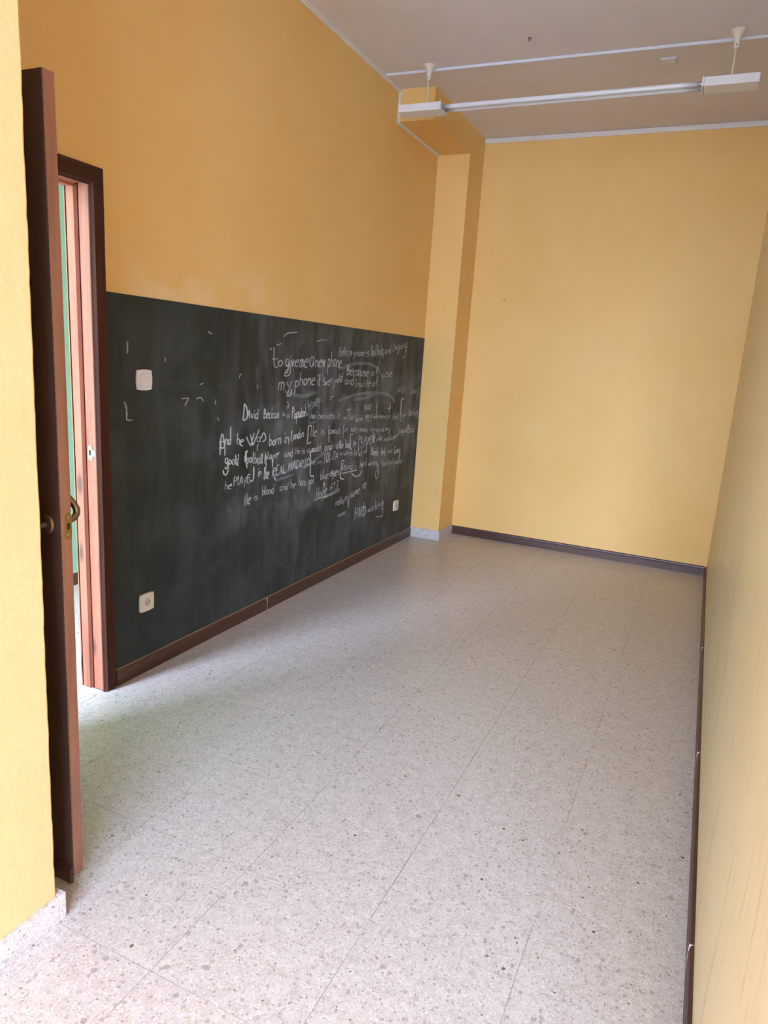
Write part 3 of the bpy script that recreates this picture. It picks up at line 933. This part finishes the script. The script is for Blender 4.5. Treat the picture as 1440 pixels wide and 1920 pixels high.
# broad smears left by wiping
SM = [[(4.06, 1.20), (4.3, 1.235), (4.6, 1.245), (4.85, 1.225), (4.98, 1.17)], [(4.05, 1.40), (4.25, 1.44), (4.5, 1.445), (4.66, 1.40), (4.74, 1.32)],
      [(3.42, 1.27), (3.6, 1.24), (3.78, 1.26)], [(4.28, 1.205), (4.45, 1.21), (4.62, 1.235)], [(3.33, 0.79), (3.5, 0.81), (3.66, 0.83)], [(3.35, 0.765), (3.55, 0.775)],
      [(3.66, 0.80), (3.9, 0.87), (4.2, 0.945)], [(4.35, 0.83), (4.6, 0.92), (4.8, 0.98)]]
bm = bmesh.new()
for s in SM:
    bm = bmesh.new(); ribbon(bm, s, 0.022, 0.0034); link('chalk_smear', bm, m_chalk[4], BB)

# ------------------------------------------------------------------ switch and sockets
def plate(bm, y0, y1, z0, z1, t, bulge=0.004, n=10):
    """pillowed wall plate with slightly bowed sides"""
    cy, cz = (y0 + y1) / 2, (z0 + z1) / 2; hw, hh = (y1 - y0) / 2, (z1 - z0) / 2
    out = []
    for k in range(4 * n):
        s, u = k // n, (k % n) / n * 2 - 1
        b = bulge * (1 - u * u)
        p = [(u * hw, -hh - b), (hw + b, u * hh), (-u * hw, hh + b), (-hw - b, -u * hh)][s]
        out.append((cy + p[0], cz + p[1]))
    def ring(x, f): return [bm.verts.new((x, cy + (p[0] - cy) * f, cz + (p[1] - cz) * f)) for p in out]
    R = [ring(0.003, 0.99), ring(0.003 + t * 0.55, 1.0), ring(0.003 + t * 0.9, 0.975), ring(0.003 + t, 0.93)]
    N = len(out)
    for A, B in zip(R, R[1:]):
        for i in range(N): bm.faces.new((A[i], A[(i + 1) % N], B[(i + 1) % N], B[i]))
    bm.faces.new(R[0][::-1]); bm.faces.new(R[-1])
    return bm
sw = thing('light_switch', (0.003, 2.315, 1.333), 'square white light switch high on the blackboard beside the door', 'switch')
link('cover_plate', plate(bmesh.new(), 2.275, 2.355, 1.293, 1.374, 0.011), m_switch, sw)
link('rocker_gap', nb(0.0135, 0.0143, 2.2885, 2.3475, 1.3065, 1.3605), m_socketin, sw)
link('rocker', prism(bmesh.new(), [(0.0135, 1.3077), (0.0165, 1.3077), (0.0148, 1.333), (0.0155, 1.3593), (0.0135, 1.3593)], 2.2895, 2.3465, 'y'), m_switch, sw)

def socket(y, z, label):
    so = thing('power_socket', (0.003, y, z), label, 'socket', 'power sockets on the blackboard')
    link('cover_plate', plate(bmesh.new(), y - 0.041, y + 0.041, z - 0.040, z + 0.040, 0.010, 0.003), m_socket, so)
    ring = link('socket_rim', lathe(bmesh.new(), [(0.0215, 0.0), (0.0215, 0.0018), (0.0195, 0.0022), (0.0180, 0.0012), (0.0180, 0.0006)], (0.0130, y, z), 'x', 28), m_socket, so, True)
    well = link('socket_well', lathe(bmesh.new(), [(0.0178, 0.0), (0.0178, 0.0009), (0.010, 0.0007)], (0.0130, y, z), 'x', 28), m_socketin, so)
    for dy in (-0.0095, 0.0095):
        link('pin_hole', lathe(bmesh.new(), [(0.0028, 0.0), (0.0027, 0.0012)], (0.0130, y + dy, z), 'x', 12), m_hole, well)
    for dz in (-0.0155, 0.0155):
        link('earth_clip', nb(0.0132, 0.0146, y - 0.0025, y + 0.0025, z + dz - 0.002, z + dz + 0.002), m_cap, well)
socket(2.3195, 0.337, 'ivory power socket low on the blackboard near the door')
socket(5.128, 0.330, 'small white power socket low at the far right end of the blackboard')

# ------------------------------------------------------------------ fluorescent lamp on two rods
LY = 4.408
FL = thing('fluorescent_lamp', (1.18, LY, H), 'unlit twin tube fluorescent lamp hung on two rods below the ceiling', 'lamp')
ZB0, ZB1 = 2.990, 3.034
def gear_box(x0, x1, inner):
    g = link('gear_box', nb(x0, x1, 4.345, 4.468, ZB0, ZB1, bev=0.003), m_lampw, FL)
    a, b = (x1, x1 + 0.010) if inner > 0 else (x0 - 0.010, x0)
    link('end_cap', nb(a, b, 4.343, 4.470, ZB0 - 0.002, ZB1 + 0.002, bev=0.002), m_lampw, g)
    link('cap_seam', nb(a - 0.001, a + 0.0008, 4.3445, 4.4685, ZB0 - 0.0008, ZB1 + 0.0008) if inner > 0 else
         nb(b - 0.0008, b + 0.001, 4.3445, 4.4685, ZB0 - 0.0008, ZB1 + 0.0008), m_gap, g)
    c, d = (x0 - 0.002, x0) if inner > 0 else (x1, x1 + 0.002)
    link('end_cap', nb(c, d, 4.3445, 4.4685, ZB0 - 0.001, ZB1 + 0.001), m_lampw, g)
gear_box(0.172, 0.440, 1)
gear_box(1.922, 2.182, -1)
for yy in (4.378, 4.438):
    t = link('fluorescent_tube', lathe(bmesh.new(), [(0.0125, 0.474), (0.013, 0.476), (0.013, 1.888), (0.0125, 1.890)], (0, yy, 3.012), 'x', 28), m_tube, FL, True)
    for x0, x1 in ((0.449, 0.4755), (1.8885, 1.913)):
        link('tube_cap', lathe(bmesh.new(), [(0.0108, x0), (0.0130, x0 + 0.002), (0.0130, x1 - 0.001), (0.0128, x1)], (0, yy, 3.012), 'x', 24), m_cap, t, True)
for x in (0.338, 2.049):
    link('suspension_rod', tubepath(bmesh.new(), [(x, LY - 0.01, ZB1 - 0.002), (x, LY - 0.01, 3.20)], 0.0055, 12), m_cream, FL, True)
    c = link('ceiling_rose', lathe(bmesh.new(), [(0.041, 3.2576), (0.0405, 3.254), (0.034, 3.249), (0.026, 3.238), (0.019, 3.222), (0.0155, 3.200), (0.0135, 3.178), (0.0115, 3.174), (0.006, 3.174)],
                                   (x, LY - 0.01, 0), 'z', 36), m_cream, FL, True)
    link('grub_screw', lathe(bmesh.new(), [(0.003, -0.0165), (0.0028, -0.0135)], (x, LY - 0.01, 3.186), 'y', 10), m_hole, c)

# trunking along the ceiling, just beyond the lamp's roses
R0, R1 = Vector((0.022, 4.424)), Vector((W, 4.470))
bm = bmesh.new()
d = (R1 - R0).normalized(); nrm = Vector((-d.y, d.x))
prof = [(0.0, H - 0.0002), (0.0, H - 0.012), (0.0015, H - 0.014), (0.0205, H - 0.014), (0.022, H - 0.012), (0.022, H - 0.0002)]
rows = []
for P0 in (R0, R1): rows.append([bm.verts.new((P0.x + nrm.x * (a + 0.02), P0.y + nrm.y * (a + 0.02), z)) for a, z in prof])
for i in range(len(prof)): bm.faces.new((rows[0][i], rows[0][(i + 1) % 6], rows[1][(i + 1) % 6], rows[1][i]))
bm.faces.new(rows[0]); bm.faces.new(rows[1][::-1])
o = link('cable_trunking', bm, m_rail)
o['label'] = 'thin white cable trunking crossing the ceiling behind the lamp rods'; o['category'] = 'cable trunking'

# small bracket left on the ceiling and a nail hole
cb = thing('ceiling_bracket', (1.696, 4.68, H), 'small white empty mounting bracket on the ceiling above the tube', 'bracket')
link('bracket_plate', nb(1.655, 1.738, 4.640, 4.700, H - 0.010, H, bev=0.002), m_rail, cb)
link('bracket_tab', nb(1.662, 1.668, 4.690, 4.735, H - 0.012, H, bev=0.001), m_cream, cb)
link('bracket_tab', nb(1.724, 1.730, 4.690, 4.735, H - 0.012, H, bev=0.001), m_cream, cb)
link('bracket_arm', nb(1.742, 1.7465, 4.625, 4.735, H - 0.012, H, bev=0.001), m_cream, cb)
nh = link('ceiling_hook', lathe(bmesh.new(), [(0.009, H), (0.0085, H - 0.004), (0.005, H - 0.008), (0.004, H - 0.016)], (1.005, 4.198, 0), 'z', 16), m_bronze, None, True)
nh['label'] = 'small dark hook stub in the ceiling in front of the trunking'; nh['category'] = 'hook'

# wall plugs on the end wall
def wall_plug(x, z, label, mat):
    p = thing('wall_plug', (x, YB, z), label, 'wall plug', 'wall plugs in the end wall')
    link('collar', lathe(bmesh.new(), [(0.0105, 0.0), (0.0105, -0.003), (0.0085, -0.005), (0.004, -0.0045)], (x, YB, z), 'y', 20), mat, p, True)
    link('screw_hole', lathe(bmesh.new(), [(0.0042, -0.0040), (0.0040, -0.0056)], (x, YB, z), 'y', 14), m_hole, p)
wall_plug(1.9434, 2.031, 'white wall plug with a dark hole, right one on the end wall', m_plug)
wall_plug(0.5427, 2.0255, 'dull wall plug flush in yellow paint, left one on the end wall', m_yellow)
bpy.context.view_layer.update()
